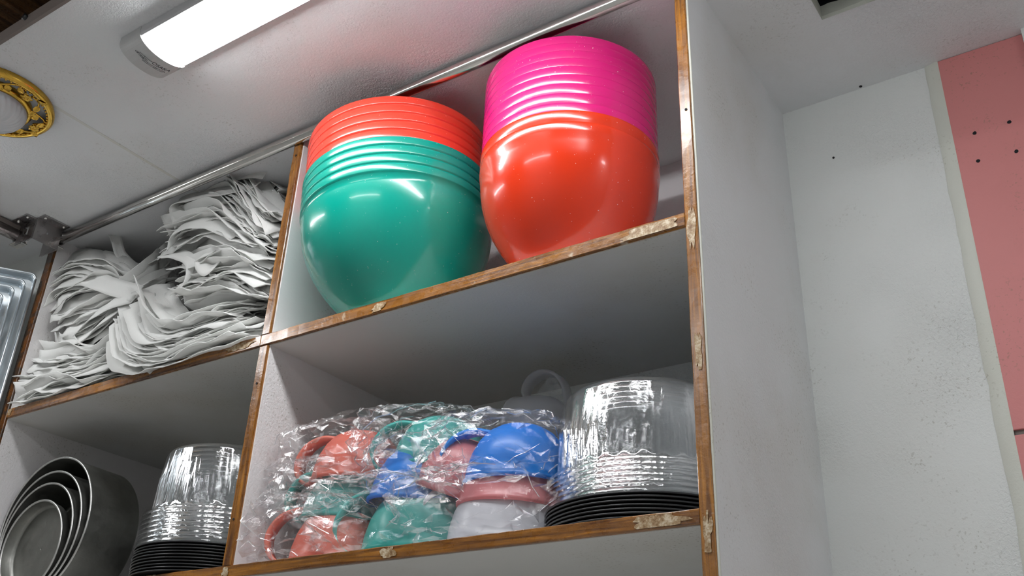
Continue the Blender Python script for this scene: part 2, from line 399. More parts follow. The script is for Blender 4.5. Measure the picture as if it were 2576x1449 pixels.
def patch(parent, cx, cz, rx, rz, seed):
    v = [(cx, E1 - 0.0011, cz)]; n = 26
    for i in range(n):
        a = 2 * PI * i / n; k = 0.72 + 0.55 * noise.noise((math.cos(a) * 1.6 + seed * 7.7, math.sin(a) * 1.6, seed)) + 0.25 * noise.noise((i * 0.9, seed, 0))
        v.append((cx + rx * k * math.cos(a), E1 - 0.0010, cz + max(-rz, min(rz, 1.6 * rz * k * math.sin(a)))))
    return pyd('filler_patch', v, [(0, 1 + i, 1 + (i + 1) % n) for i in range(n)], MT['filler'], parent)
patch(se2, 0.80, -0.012, 0.060, 0.0085, 1); patch(se2, 0.27, -0.012, 0.020, 0.008, 2); patch(se4, 0.79, Z2 - 0.010, 0.055, 0.008, 3); patch(se4, 0.345, Z2 - 0.010, 0.020, 0.008, 4)
patch(se1, -0.08, -0.012, 0.045, 0.007, 5); patch(se4, -0.012, Z2 - 0.010, 0.012, 0.008, 9); patch(se1, -0.862, -0.010, 0.012, 0.008, 10)
patch(ue5, 0.860, -0.03, 0.008, 0.035, 6); patch(ue5, 0.861, -0.22, 0.007, 0.028, 7); patch(ue5, 0.860, Z2 - 0.03, 0.008, 0.026, 8)
# painted seam bead between edging and the outer side panel
tube('paint_bead', [(XR + T2 - 0.002, -0.001 + 0.0006 * noise.noise((0, 0, z * 0.5)), ZB + (ZC - ZB) * z / 40) for z in range(41)], 0.0022, MT['cream'], sp, 6)

# ------------------------------------------------------------------ steel rods and bracket
RZ = 0.447
r1 = thing('curtain_rod', 'long stainless steel rod under the ceiling along the front of the shelves', 'rod', (-0.87, -0.014, RZ))
tube('rod', [(x, 0, 0) for x in (0, 0.4, 0.8, 1.2, 1.719)], 0.0125, MT['steel'], r1, 20)
for i, dx in enumerate((0.036, 0.052)): tube('rod_glint', [(dx, -0.0128, -0.002), (dx + 0.001, -0.010, -0.002)], 0.0022, MT['plate'], r1, 8)  # white discs painted in as lamp glints on the rod
r2 = thing('curtain_rod', 'short steel rod running from the corner bracket toward the viewer at left', 'rod', (-0.905, -0.075, RZ - 0.012))
tube('rod', [(0, -y, 0) for y in (0, 0.2, 0.5, 0.9)], 0.0145, MT['steely'], r2, 20)
box('rod_track', (-0.010, -0.9, 0.0125), (0.010, -0.002, 0.0255), MT['fascia'], r2, 0.002)
bk = thing('corner_bracket', 'stamped steel corner bracket screwed to the ceiling where two rods meet', 'bracket', (-0.865, -0.06, ZC))
def plate_hole(name, mat, w, h, hw, hh, th, parent, M4):
    bm = bmesh.new()
    for (x0, x1, z0, z1) in ((-w, -hw, -h, h), (hw, w, -h, h), (-hw, hw, -h, -hh), (-hw, hw, hh, h)): bm_box(bm, (x0, -th, z0), (x1, th, z1))
    bmesh.ops.transform(bm, matrix=M4, verts=bm.verts[:]); return from_bm(name, bm, mat, parent)
plate_hole('front_plate', MT['bracket'], 0.036, 0.029, 0.012, 0.013, 0.0015, bk, Matrix.Translation((0.002, -0.034, -0.030)))
plate_hole('side_plate', MT['bracket'], 0.034, 0.029, 0.003, 0.003, 0.0015, bk, Matrix.Translation((0.040, 0, -0.030)) @ Matrix.Rotation(PI / 2, 4, 'Z'))
plate_hole('back_plate', MT['bracket'], 0.036, 0.029, 0.003, 0.003, 0.0015, bk, Matrix.Translation((0.002, 0.034, -0.030)))
box('flange', (-0.030, -0.060, -0.003), (0.034, -0.034, -0.0004), MT['bracket'], bk, 0.001)
box('flange', (0.040, -0.034, -0.003), (0.070, 0.036, -0.0004), MT['bracket'], bk, 0.001)
for (x, y) in ((-0.018, -0.050), (0.022, -0.050), (0.058, -0.024), (0.058, 0.026)):
    lathe('screw', [(0.0001, -0.0062), (0.003, -0.0056), (0.0042, -0.0034), (0.0042, -0.002)], MT['steel'], bk, 12).location = (x, y, 0)
def cradle(name, along, c, r, parent):
    v = []; f = []; n = 14
    for s in (-0.012, 0.012):
        for rr in (r, r + 0.002):
            for i in range(n + 1):
                a = PI * (1.0 + i / n); q = [rr * math.cos(a), rr * math.sin(a)]
                p = [s, q[0], q[1]] if along == 'x' else [q[0], s, q[1]]
                v.append(Vector(p) + Vector(c))
    m = n + 1
    for i in range(n):
        f += [(i, i + 1, m + i + 1, m + i), (2 * m + i, 3 * m + i, 3 * m + i + 1, 2 * m + i + 1), (m + i, m + i + 1, 3 * m + i + 1, 3 * m + i), (i, 2 * m + i, 2 * m + i + 1, i + 1)]
    return pyd(name, v, f, MT['bracket'], parent)
cradle('rod_cradle', 'x', (0.006, 0.046, RZ - ZC), 0.0135, bk)
box('cradle_lip', (-0.006, 0.028, -0.037), (0.018, 0.062, -0.0335), MT['steel'], bk, 0.001)
cradle('rod_cradle', 'y', (-0.040, -0.022, RZ - ZC - 0.012), 0.0155, bk)
box('cradle_lip', (-0.066, -0.034, -0.049), (-0.024, -0.010, -0.0455), MT['steel'], bk, 0.001)

# ------------------------------------------------------------------ LED batten lamps
def batten(label, x0, length, yc, rotz=0.0, text=False, z=None):
    t = thing('batten_lamp', label, 'lamp', (x0, yc, z or ZC), 'slim ceiling battens'); t.rotation_euler.z = rotz
    hw = 0.052
    prism('housing', [(-hw, 0), (-hw, -0.017), (-hw + 0.003, -0.020), (hw - 0.003, -0.020), (hw, -0.017), (hw, 0)], 'x', 0.004, length - 0.004, MT['lampbody'], t)
    arc = [((hw - 0.006) * math.cos(PI + PI * i / 24), -0.0185 + 0.017 * math.sin(PI + PI * i / 24)) for i in range(25)]
    d = prism('diffuser', arc, 'x', 0.055, length - 0.055, MT['glow'], t, False)
    for a, b in ((0.0, 0.060), (length - 0.060, length)):
        out = [(-hw - 0.001, 0)] + [((hw + 0.001) * math.cos(PI + PI * i / 24), -0.0135 + 0.0245 * math.sin(PI + PI * i / 24)) for i in range(25)] + [(hw + 0.001, 0)]
        v = []; n = len(out); xs = (a + 0.012, a + 0.002, a, b) if a == 0 else (b - 0.012, b - 0.002, b, a)
        for k, sc in zip(xs, (0.6, 0.93, 0.99, 1.0)):
            for (y, z) in out: v.append((k if not (k == xs[-1]) else k, y * (sc if k != xs[-1] else 1), z * sc))
        f = [(j * n + i, j * n + i + 1, (j + 1) * n + i + 1, (j + 1) * n + i) for j in range(3) for i in range(n - 1)] + [tuple(range(n))] + [tuple(range(3 * n, 4 * n))[::-1]]
        cap = pyd('end_cap', v, f, MT['lampcap'], t); caps = [cap] if a == 0 else caps
    if text:
        def curve(y): return -0.0135 - 0.0245 * math.sqrt(max(0.0, 1 - (y / (hw + 0.001)) ** 2)) - 0.0004
        cu = bpy.data.curves.new('maker_text', 'FONT'); cu.body = 'OSAKA'; cu.size = 0.0115; cu.extrude = 0.0
        tmp = bpy.data.objects.new('maker_text', cu); COL.objects.link(tmp); bpy.context.view_layer.update()
        me = bpy.data.meshes.new_from_object(tmp.evaluated_get(bpy.context.evaluated_depsgraph_get())); bpy.data.objects.remove(tmp)
        for w in me.vertices:
            y = -0.002 + w.co.x * 1.05; xx = 0.034 + w.co.y; w.co = (xx, y, curve(y))
        link('maker_text', me, MT['print'], caps[0])
        v = []; f = []
        for r, (xx, y0, y1) in enumerate(((0.029, -0.020, 0.032), (0.0255, -0.016, 0.034), (0.037, -0.030, -0.006), (0.033, -0.034, -0.010), (0.030, -0.036, -0.018))):
            y = y0
            while y < y1:
                w = random.uniform(0.0008, 0.0026); h = random.uniform(0.0009, 0.0019); b = len(v)
                v += [(xx, y, curve(y)), (xx + h, y, curve(y)), (xx + h, y + w, curve(y + w)), (xx, y + w, curve(y + w))]; f.append((b, b + 1, b + 2, b + 3)); y += w + random.uniform(0.0005, 0.0014)
        pyd('fine_print', v, f, MT['print'], caps[0])
    return t
batten('glowing white batten lamp on the ceiling above the shelves, OSAKA on its end cap', -0.085, 1.22, -0.345, 0.0, True)
batten('second batten lamp on the ceiling beyond the short rod at the left', -0.832, 0.75, -0.245, -PI / 2)
batten('added unseen batten lamp at the right, brightening the side panel and right wall', 1.72, 0.40, -0.40)  # out-of-view lamp added to light the right wall and side panel
batten('added unseen batten lamp under the roof beams, filling the shelf fronts with light', -0.25, 1.22, -1.85, 0.0, False, 0.72)  # out-of-view lamp added for front fill and bounce off the floor

# ------------------------------------------------------------------ round ceiling lamp with gold foliage ring
gl = thing('ceiling_lamp', 'round flush ceiling lamp with pierced gold leaf ring and frosted glass bowl', 'lamp', (-0.468, -0.421, ZC))
RO = 0.117
lathe('back_plate', [(0.001, -0.003), (0.108, -0.003), (0.108, 0)], MT['plate'], gl, 64)
oring = lathe('outer_ring', [(RO - 0.002, 0), (RO, -0.006), (RO, -0.012), (RO - 0.004, -0.016), (RO - 0.010, -0.0165), (RO - 0.013, -0.014), (RO - 0.013, -0.008)], MT['gold'], gl, 96)
lathe('inner_ring', [(0.074, -0.004), (0.076, -0.016), (0.072, -0.021), (0.067, -0.021), (0.066, -0.016)], MT['gold'], gl, 80)
bead = lathe('bead', [(0.0001, -0.0025), (0.0018, -0.0018), (0.0026, 0), (0.0018, 0.0018), (0.0001, 0.0025)], MT['gold'], oring, 6)
for i in range(64):
    a = 2 * PI * i / 64; o = bead if i == 0 else bead.copy()
    if i: COL.objects.link(o)
    o.location = ((RO - 0.0135) * math.cos(a), (RO - 0.0135) * math.sin(a), -0.0145)
def leaf_mesh():
    v = []; f = []; n = 8
    for i in range(n + 1):
        t = i / n; w = 0.0072 * math.sin(PI * t ** 0.75) * (1 - 0.25 * t) * (1 + 0.12 * (i % 2)); c = 0.003 * math.sin(PI * t)
        v += [(t * 0.021, -w, -c), (t * 0.021, -w * 0.45, -c - 0.0022), (t * 0.021, 0, -c - 0.0006), (t * 0.021, w * 0.45, -c - 0.0022), (t * 0.021, w, -c)]
    for i in range(n):
        for k in range(4): f.append((i * 5 + k, i * 5 + k + 1, i * 5 + k + 6, i * 5 + k + 5))
    me = bpy.data.meshes.new('leaf'); me.from_pydata(v, [], f); me.update(); me.materials.append(MT['gold'])
    for p in me.polygons: p.use_smooth = True
    return me
lm = leaf_mesh(); NV = 5
for s in range(NV):
    a0 = 2 * PI * s / NV + 0.30
    path = []
    for i in range(25):
        t = i / 24; a = a0 + t * 2 * PI / NV * 0.96; r = 0.0905 + 0.0105 * math.sin(2 * PI * t * 1.5 + 0.4)
        path.append((r * math.cos(a), r * math.sin(a), -0.013 - 0.002 * math.sin(5 * t)))
    vine = tube('vine', path, 0.0022, MT['gold'], gl, 6)
    for (t, side, turn) in ((0.10, -1, 0.9), (0.26, 1, 0.7), (0.44, -1, -0.8), (0.60, 1, 1.0), (0.78, -1, -0.7), (0.92, 1, 0.5)):
        a = a0 + t * 2 * PI / NV * 0.96; r = 0.0905 + 0.0105 * math.sin(2 * PI * t * 1.5 + 0.4)
        o = link('leaf', lm, None, vine); o.location = (r * math.cos(a), r * math.sin(a), -0.0145); o.rotation_euler = (random.uniform(-.3, .3), random.uniform(-.1, .25), a + PI / 2 + side * turn)
    a = a0 - 0.05
    for j in range(6):
        o = link('petal', lm, None, vine); o.location = (0.091 * math.cos(a), 0.091 * math.sin(a), -0.0155); o.scale = (0.62, 1.0, 1.0); o.rotation_euler = (0, 0.3, a + j * PI / 3)
def glassr(a, r, z, j): return r * (1 + (0.05 * abs(math.sin(a * 16 + 3 * z * 60)) if 2 < j < 12 else 0))
prof = [(0.067, -0.014), (0.0675, -0.02)] + [(0.066 * math.cos(0.5 * PI * i / 12) ** 0.8 + 0.0002, -0.022 - 0.040 * math.sin(0.5 * PI * i / 12)) for i in range(13)]
lathe('glass_bowl', prof, MT['frost'], gl, 144, glassr)
lathe('finial', [(0.0001, -0.074), (0.004, -0.072), (0.006, -0.067), (0.004, -0.063), (0.009, -0.0605)], MT['gold'], gl, 16)

# ------------------------------------------------------------------ basins
def basin_mesh(name, R, H, rb, n=96):
    # heights are measured from the foot; outer wall up, rolled lip, inner wall down, floor
    k = R / 0.184
    outer = [(rb - 0.012, 0.003), (rb - 0.004, 0.0), (rb, 0.002), (0.0885 * k, 0.014), (0.108 * k, 0.033), (0.126 * k, 0.054), (0.1425 * k, 0.077), (0.156 * k, 0.100), (0.167 * k, 0.125), (0.1745 * k, 0.150), (0.1785 * k, 0.172), (0.180 * k, 0.190), (0.1806 * k, H - 0.0195)]
    outer = [(r, z * (H / 0.227) if z < 0.195 else z) for r, z in outer]
    lip = [(0.1826 * k, H - 0.0187), (0.1832 * k, H - 0.016), (0.1832 * k, H - 0.005), (0.1826 * k, H - 0.0012), (0.1808 * k, H)]
    inner = [(0.1795 * k, H - 0.002), (0.1783 * k, H - 0.02)] + [(r - 0.0024, z + 0.002) for r, z in outer[-2:2:-1]] + [(rb - 0.01, 0.006), (0.0002, 0.006)]
    prof = [(0.0002, 0.003)] + outer + lip + inner
    v, f = lathe_data(prof, n); me = bpy.data.meshes.new(name); me.from_pydata(v, [], f); me.update()
    for p in me.polygons: p.use_smooth = True
    return me
def basin_stack(loc, tilt, H, specs, label_of, group):
    # specs: list of (material, z of the rim top) from the lowest up
    M4 = Matrix.Translation(loc) @ Matrix.Rotation(tilt[0], 4, 'X') @ Matrix.Rotation(tilt[1], 4, 'Y')
    meshes = {}
    for i, (mat, zr, R) in enumerate(specs):
        key = (mat, R)
        if key not in meshes:
            meshes[key] = basin_mesh('basin', R, H, 0.080 * R / 0.184); meshes[key].materials.append(MT[mat])
        o = bpy.data.objects.new('plastic_basin', meshes[key]); COL.objects.link(o)
        o.matrix_world = M4 @ Matrix.Translation((0, 0, zr - H)) @ Matrix.Rotation(i * 0.7, 4, 'Z')
        tag(o, label_of(i), 'basin', group)
ORD = ['lowest', 'second from the bottom', 'third from the bottom', 'fourth from the bottom', 'fifth from the bottom', 'sixth from the bottom', 'seventh from the bottom', 'eighth from the bottom', 'ninth from the bottom']
def lab_left(i):
    if i == 0: return 'teal plastic basin, lowest of the left stack, its whole body showing'
    if i < 4: return 'teal plastic basin nested in the left stack, %s of the teal ones' % ORD[i]
    if i == 8: return 'coral red plastic basin on top of the left stack'
    return 'coral red basin in the left stack, %s of the coral ones' % ORD[i - 4]
def lab_right(i):
    if i == 0: return 'orange red plastic basin, lowest of the right stack, its whole body showing'
    if i == 1: return 'orange red plastic basin nested just under the magenta basins of the right stack'
    if i == 10: return 'magenta plastic basin on top of the right stack'
    return 'magenta basin in the right stack, %s of the magenta ones' % ORD[i - 2]
LZ = (0.227, 0.247, 0.267, 0.287); LR = (0.306, 0.326, 0.346, 0.366, 0.386)
basin_stack((0.226, 0.086, 0.0065), (0.0, -0.085), 0.227, [('teal', z, 0.188) for z in LZ] + [('coral', z, 0.184) for z in LR], lab_left, 'basins of the left stack')
RZs = (0.253, 0.273, 0.293, 0.312, 0.330, 0.347, 0.364, 0.380, 0.395)
basin_stack((0.590, 0.100, 0.001), (0.0, 0.0), 0.214, [('orange', z, 0.1585) for z in (0.214, 0.236)] + [('magenta', z, 0.157) for z in RZs], lab_right, 'basins of the right stack')

# ------------------------------------------------------------------ clear cake boxes: lids over black bases
def flute(a, r, z, j):
    if 5 <= j <= 9:
        s = math.sin(a * 30); return r + 0.0016 * max(-0.4, min(1, s * 2.5))
    return r
def lid_mesh():
    H = 0.138
    prof = [(0.0002, H - 0.002), (0.10, H - 0.002), (0.112, H - 0.0005), (0.119, H - 0.004), (0.1235, H - 0.012), (0.1265, 0.085), (0.1278, 0.081), (0.1285, 0.050), (0.1295, 0.026), (0.1300, 0.022), (0.1312, 0.020), (0.1325, 0.012), (0.1395, 0.0105), (0.1415, 0.008), (0.1455, 0.0065), (0.1462, 0.002), (0.1480, 0.0), (0.1490, 0.0006)]
    v, f = lathe_data(prof, 240, flute); me = bpy.data.meshes.new('lid'); me.from_pydata(v, [], f); me.update(); me.materials.append(MT['lid'])
    for p in me.polygons: p.use_smooth = True
    return me
def base_mesh():
    prof = [(0.0002, 0.001), (0.125, 0.001), (0.132, 0.000), (0.136, 0.003), (0.1445, 0.0042), (0.1475, 0.0030), (0.1490, 0.0042), (0.1480, 0.0058), (0.1445, 0.0058), (0.136, 0.0046), (0.130, 0.0022), (0.0002, 0.0026)]
    v, f = lathe_data(prof, 128); me = bpy.data.meshes.new('base'); me.from_pydata(v, [], f); me.update(); me.materials.append(MT['black'])
    for p in me.polygons: p.use_smooth = True
    return me
LM = lid_mesh(); BM = base_mesh()
COUNT = ['lowest', 'second lowest', 'third lowest', 'fourth lowest', 'fifth lowest', 'sixth lowest', 'seventh lowest', 'eighth lowest', 'ninth lowest', 'tenth lowest', 'eleventh lowest', 'twelfth lowest', 'thirteenth lowest']
def cake_boxes(loc, nb, pb, nl, pl, where, group):
    x, y, z = loc
    for i in range(nb):
        o = bpy.data.objects.new('cake_tray', BM); COL.objects.link(o); o.location = (x + random.uniform(-.001, .001), y + random.uniform(-.001, .001), z + i * pb); o.rotation_euler.z = random.random() * 6
        tag(o, 'round black plastic cake base, %s of the stack %s' % ('topmost' if i == nb - 1 else COUNT[i], where), 'cake base', 'black cake bases ' + group)
    zt = z + nb * pb + 0.001
    for i in range(nl):
        o = bpy.data.objects.new('cake_dome', LM); COL.objects.link(o); o.location = (x + random.uniform(-.0006, .0006), y + random.uniform(-.0006, .0006), zt + i * pl); o.rotation_euler.z = random.random() * 6
        tag(o, 'clear fluted plastic cake lid, %s of the stack %s' % ('topmost' if i == nl - 1 else COUNT[i], where), 'cake lid', 'clear cake lids ' + group)
cake_boxes((0.698, 0.152, Z2), 7, 0.0056, 6, 0.0078, 'beside the blue wrapped jug', 'in the right bay')
cake_boxes((-0.214, 0.130, Z2), 10, 0.0056, 7, 0.0092, 'beside the round tins', 'in the left bay')

# ------------------------------------------------------------------ round tins lying on their side
def tin(R, depth, mat, loc, label, group, yaw=0.0, flip=0.0):
    t = thing('round_tin', label, 'tin', loc, group); t.rotation_euler = (flip, 0, yaw)
    th = 0.0016
    # axis along y, opening toward -y; lathe then turn
    prof = [(R, 0.004), (R * 0.985, depth - 0.006), (R * 0.985 - 0.004, depth), (R * 0.985 - 0.007, depth), (0.004, depth), (0.0002, depth), (0.0002, depth - th), (0.004, depth - th), (R * 0.985 - 0.009, depth - th), (R * 0.985 - 0.006, depth - th), (R * 0.985 - th, depth - 0.008), (R - th, 0.004)]
    def turn(o):
        for w in o.data.vertices: x, y, z = w.co; w.co = (x, z, y)
        o.data.flip_normals(); o.location = (0, 0, R + 0.003); return o
    turn(lathe('body', prof, mat, t, 96))
    rim = [(R + 0.0026 * math.cos(2 * PI * i / 10) + 0.0008, 0.003 + 0.0026 * math.sin(2 * PI * i / 10)) for i in range(10)]
    turn(lathe('rolled_rim', rim, MT['tinrim'], t, 96, closed=True))
    return t
TX, TY = -0.715, 0.058
zb = Z2
for i, (R, dp, w) in enumerate(((0.152, 0.135, 'largest, outermost'), (0.1345, 0.120, 'second largest'), (0.1195, 0.108, 'third largest'), (0.099, 0.030, 'smallest, innermost'))):
    tin(R, dp, MT['tin'], (TX - 0.002 * i, TY - 0.0045 * i, zb + 0.0022 * i), 'round aluminium tin lying on its side, %s of the nested four' % w, 'nested round tins', 0.04)
for i in range(3):
    R = 0.085; t = thing('dark_pan', 'dark round pan behind the tins, %s of its stack' % ('lowest', 'middle one', 'topmost')[i], 'pan', (-0.50, 0.335, Z2 + i * 0.048), 'dark pans at the back')
    lathe('body', [(0.0002, 0), (0.074, 0), (R, 0.040), (R - 0.002, 0.040), (0.072, 0.0025), (0.0002, 0.0025)], MT['tindark'], t, 64)
    lathe('rolled_rim', [(R + 0.003 * math.cos(2 * PI * k / 8), 0.041 + 0.003 * math.sin(2 * PI * k / 8)) for k in range(8)], MT['tin'], t, 64, closed=True)

# ------------------------------------------------------------------ metal trays leaning at the left
def tray(i, w, h, label):
    t = thing('metal_tray', label, 'tray', (0, 0, 0), 'nested metal trays')
    def ring(ww, hh, y, r=0.014):
        pts = []
        for cx, cz, a0 in ((ww / 2 - r, hh - r, 0), (-ww / 2 + r, hh - r, 90), (-ww / 2 + r, r, 180), (ww / 2 - r, r, 270)):
            for k in range(5): a = math.radians(a0 + 90 * k / 4); pts.append((cx + r * math.cos(a), y, cz + r * math.sin(a)))
        return pts
    rings = [ring(w, h, 0), ring(w - 0.006, h - 0.006, 0.002), ring(w - 0.010, h - 0.010, 0.020), ring(w - 0.016, h - 0.016, 0.024)]
    v = []; f = []
    for k, rg in enumerate(rings):
        off = (h - (h, h - 0.006, h - 0.010, h - 0.016)[k]) / 2
        v += [(x, y, z + off) for x, y, z in rg]
    n = len(rings[0])
    for k in range(3):
        for j in range(n): f.append((k * n + j, k * n + (j + 1) % n, (k + 1) * n + (j + 1) % n, (k + 1) * n + j))
    f.append(tuple(range(3 * n, 4 * n))[::-1])
    pyd('pan', v, f, MT['tray'], t)
    path = ring(w, h, 0); path.append(path[0])
    tube('rolled_rim', path, 0.0028, MT['tray'], t, 8)
    return t
TA = math.radians(54)
cn = (-0.894,-0.022,0.356)
for i, wd in enumerate(('largest, outermost', 'second largest', 'third largest', 'smallest, front')):
    w = 0.34 - 0.038 * i; h = 0.44 - 0.050 * i
    t = tray(i, w, h, 'shiny rectangular metal tray, %s of the set standing by the post' % wd)
    d = Vector((-math.cos(TA), -math.sin(TA), 0)); nrm = Vector((math.sin(TA), -math.cos(TA), 0))
    c = Vector(cn) + d * (w / 2 + 0.019 * i) + nrm * (0.004 * i); zt = cn[2] - 0.0245 * i
    t.location = (c.x, c.y, zt - h); t.rotation_euler.z = TA
sh = thing('tray_ledge', 'white ledge carrying the metal trays left of the post', 'shelf')
box('ledge_board', (-1.35, -0.42, -0.105), (X0 - T0 - 0.004, 0.016, -0.083), MT['divider'], sh)

# ------------------------------------------------------------------ white cloth bundles
def ribbon(V, Fc, UV, path, wdir, width, seed, wav=0.006, fold=0.0):
    # a strip of cloth following path; wdir(t) gives its width direction
    n = len(path); m = 4; b = len(V); L = 0
    for i, p in enumerate(path):
        t = i / (n - 1); w = wdir(t)
        if i: L += (path[i] - path[i - 1]).length
        tang = (path[min(i + 1, n - 1)] - path[max(i - 1, 0)]).normalized(); nr = tang.cross(w).normalized()
        for k in range(m + 1):
            s = k / m - 0.5
            q = p + w * (s * width) + nr * (wav * noise.noise((p.x * 22 + seed * 3.1, s * 3.0 + seed, p.z * 22)) + fold * (abs(s) * 2) ** 2)
            V.append(q); UV.append((s * width * 20, L * 20))
    for i in range(n - 1):
        for k in range(m): Fc.append((b + i * (m + 1) + k, b + i * (m + 1) + k + 1, b + (i + 1) * (m + 1) + k + 1, b + (i + 1) * (m + 1) + k))
def cloth_obj(name, V, Fc, UV, parent):
    o = pyd(name, V, Fc, MT['cloth'], parent, True); ul = o.data.uv_layers.new(name='UVMap')
    for lp in o.data.loops: ul.data[lp.index].uv = UV[lp.vertex_index]
    sm = o.modifiers.new('thickness', 'SOLIDIFY'); sm.thickness = 0.0016; sm.offset = 0
    return o
def bundle(label, A, B, count, width, lean0, lean1, seed, jit=0.006, steps=26, ease=1.0):
    # layers blended between the lowest path A and the topmost path B
    t = thing('cloth_bundle', label, 'cloth', (0, 0, 0), 'white cloth bundles'); rnd = random.Random(seed)
    V = []; Fc = []; UV = []; PA = crom(A, steps); PB = crom(B, steps)
    for i in range(count):
        s = ((i + rnd.uniform(-0.35, 0.35)) / max(1, count - 1)); s = min(1, max(0, s)) ** ease
        k0 = rnd.randint(0, 2); k1 = steps + 1 - rnd.randint(0, 3)
        ox = Vector((rnd.uniform(-1, 1), rnd.uniform(-1, 1) * 2.2, rnd.uniform(-1, 1))) * jit
        ph = rnd.uniform(0, 6); am = rnd.uniform(0.2, 1.0) * jit
        path = [PA[j].lerp(PB[j], s) + ox * (0.3 + abs(2 * j / steps - 1)) + Vector((0, 0, am * math.sin(ph + j * 0.45))) for j in range(k0, k1)]
        l0 = lean0 + rnd.uniform(-0.4, 0.4) - (1.7 if rnd.random() < 0.22 else 0); l1 = lean1 + rnd.uniform(-0.4, 0.4)
        def wd(u, l0=l0, l1=l1):
            l = l0 + (l1 - l0) * u; return Vector((0.3 * math.sin(3 * u + ph), math.cos(l), math.sin(l))).normalized()
        ribbon(V, Fc, UV, path, wd, width * rnd.uniform(0.55, 1.1), seed * 10 + i, 0.010, rnd.uniform(-0.011, 0.011))
    o = cloth_obj('folded_layers', V, Fc, UV, t); o['kind'] = 'stuff'
    return t
def loose(parent, pts, width, lean0, lean1, seed):
    V = []; Fc = []; UV = []; P = crom(pts, 30)
    ribbon(V, Fc, UV, P, lambda u: Vector((0.2, math.cos(lean0 + (lean1 - lean0) * u), math.sin(lean0 + (lean1 - lean0) * u))).normalized(), width, seed, 0.004)
    return cloth_obj('loose_strip', V, Fc, UV, parent)
b1 = bundle('white cloth bundle fanned out like a bow at the left, above the bottom layers',
    [(-0.557,0.140,0.331), (-0.586,0.070,0.258), (-0.604,0.040,0.192), (-0.673,0.030,0.153), (-0.794,0.040,0.184)],
    [(-0.617,0.150,0.437), (-0.621,0.090,0.308), (-0.683,0.050,0.372), (-0.811,0.030,0.421), (-0.955,0.040,0.402)], 30, 0.085, 0.9, 1.2, 1)
b2 = bundle('white cloth bundle lying flat in the lowest left corner of the shelf',
    [(-0.877,0.020,0.018), (-0.728,0.025,0.022), (-0.601,0.030,0.024), (-0.510,0.050,0.052)],
    [(-0.879,0.050,0.174), (-0.737,0.040,0.140), (-0.641,0.050,0.133), (-0.593,0.080,0.175)], 24, 0.10, 0.5, 0.7, 2)
b3 = bundle('white cloth bundle bent in a wide loop at the middle front of the shelf edge',
    [(-0.571,0.030,0.180), (-0.478,0.015,0.056), (-0.327,0.012,0.010), (-0.159,0.015,0.007), (-0.031,0.030,0.015)],
    [(-0.499,0.060,0.258), (-0.361,0.040,0.135), (-0.292,0.050,0.123), (-0.206,0.060,0.135), (-0.083,0.070,0.118)], 30, 0.085, 0.7, 0.5, 3)
b4 = bundle('white cloth bundle of flat horizontal layers against the divider at the right',
    [(-0.386,0.080,0.193), (-0.253,0.060,0.170), (-0.148,0.050,0.139), (-0.039,0.040,0.086)],
    [(-0.433,0.080,0.307), (-0.308,0.060,0.283), (-0.193,0.050,0.276), (-0.051,0.040,0.197)], 26, 0.10, 0.5, 0.3, 4)
b5 = bundle('white cloth bundle piled highest at the right, arching under the rod',
    [(-0.484,0.060,0.371), (-0.369,0.050,0.353), (-0.272,0.050,0.340), (-0.167,0.050,0.273), (-0.065,0.050,0.215)],
    [(-0.524,0.080,0.517), (-0.376,0.070,0.497), (-0.276,0.080,0.491), (-0.164,0.070,0.384), (-0.082,0.050,0.297)], 36, 0.11, 0.7, 0.4, 5)
b6 = bundle('white cloth bundle half hidden in the corner behind the tallest bundle',
    [(-0.311,0.160,0.381), (-0.233,0.150,0.374), (-0.158,0.140,0.357)],
    [(-0.364,0.180,0.520), (-0.270,0.160,0.501), (-0.171,0.140,0.468)], 16, 0.12, 0.3, 0.3, 6)
loose(b1, [(-0.804,0.060,0.487), (-0.740,0.060,0.471), (-0.698,0.070,0.403), (-0.648,0.090,0.365), (-0.551,0.100,0.377)], 0.030, 0.5, 0.9, 31)
loose(b5, [(-0.197,0.100,0.454), (-0.259,0.100,0.524), (-0.331,0.090,0.559), (-0.408,0.080,0.573)], 0.030, 1.2, 1.35, 32)
loose(b5, [(-0.179,0.050,0.327), (-0.246,0.030,0.276), (-0.300,0.020,0.257), (-0.263,0.020,0.217), (-0.227,0.030,0.251)], 0.036, 0.8, 1.2, 33)
loose(b3, [(-0.474,0.040,0.326), (-0.398,0.030,0.299), (-0.347,0.030,0.265), (-0.346,0.030,0.214), (-0.383,0.030,0.204)], 0.034, 0.9, 1.2, 34)
loose(b1, [(-0.539,0.030,0.213), (-0.586,0.010,0.175), (-0.663,0.010,0.143), (-0.751,0.020,0.171), (-0.756,0.030,0.224)], 0.036, 1.0, 1.2, 35)
loose(b3, [(-0.500,0.030,0.224), (-0.400,0.010,0.103), (-0.300,0.005,0.033), (-0.202,0.008,0.022)], 0.034, 1.0, 0.8, 36)

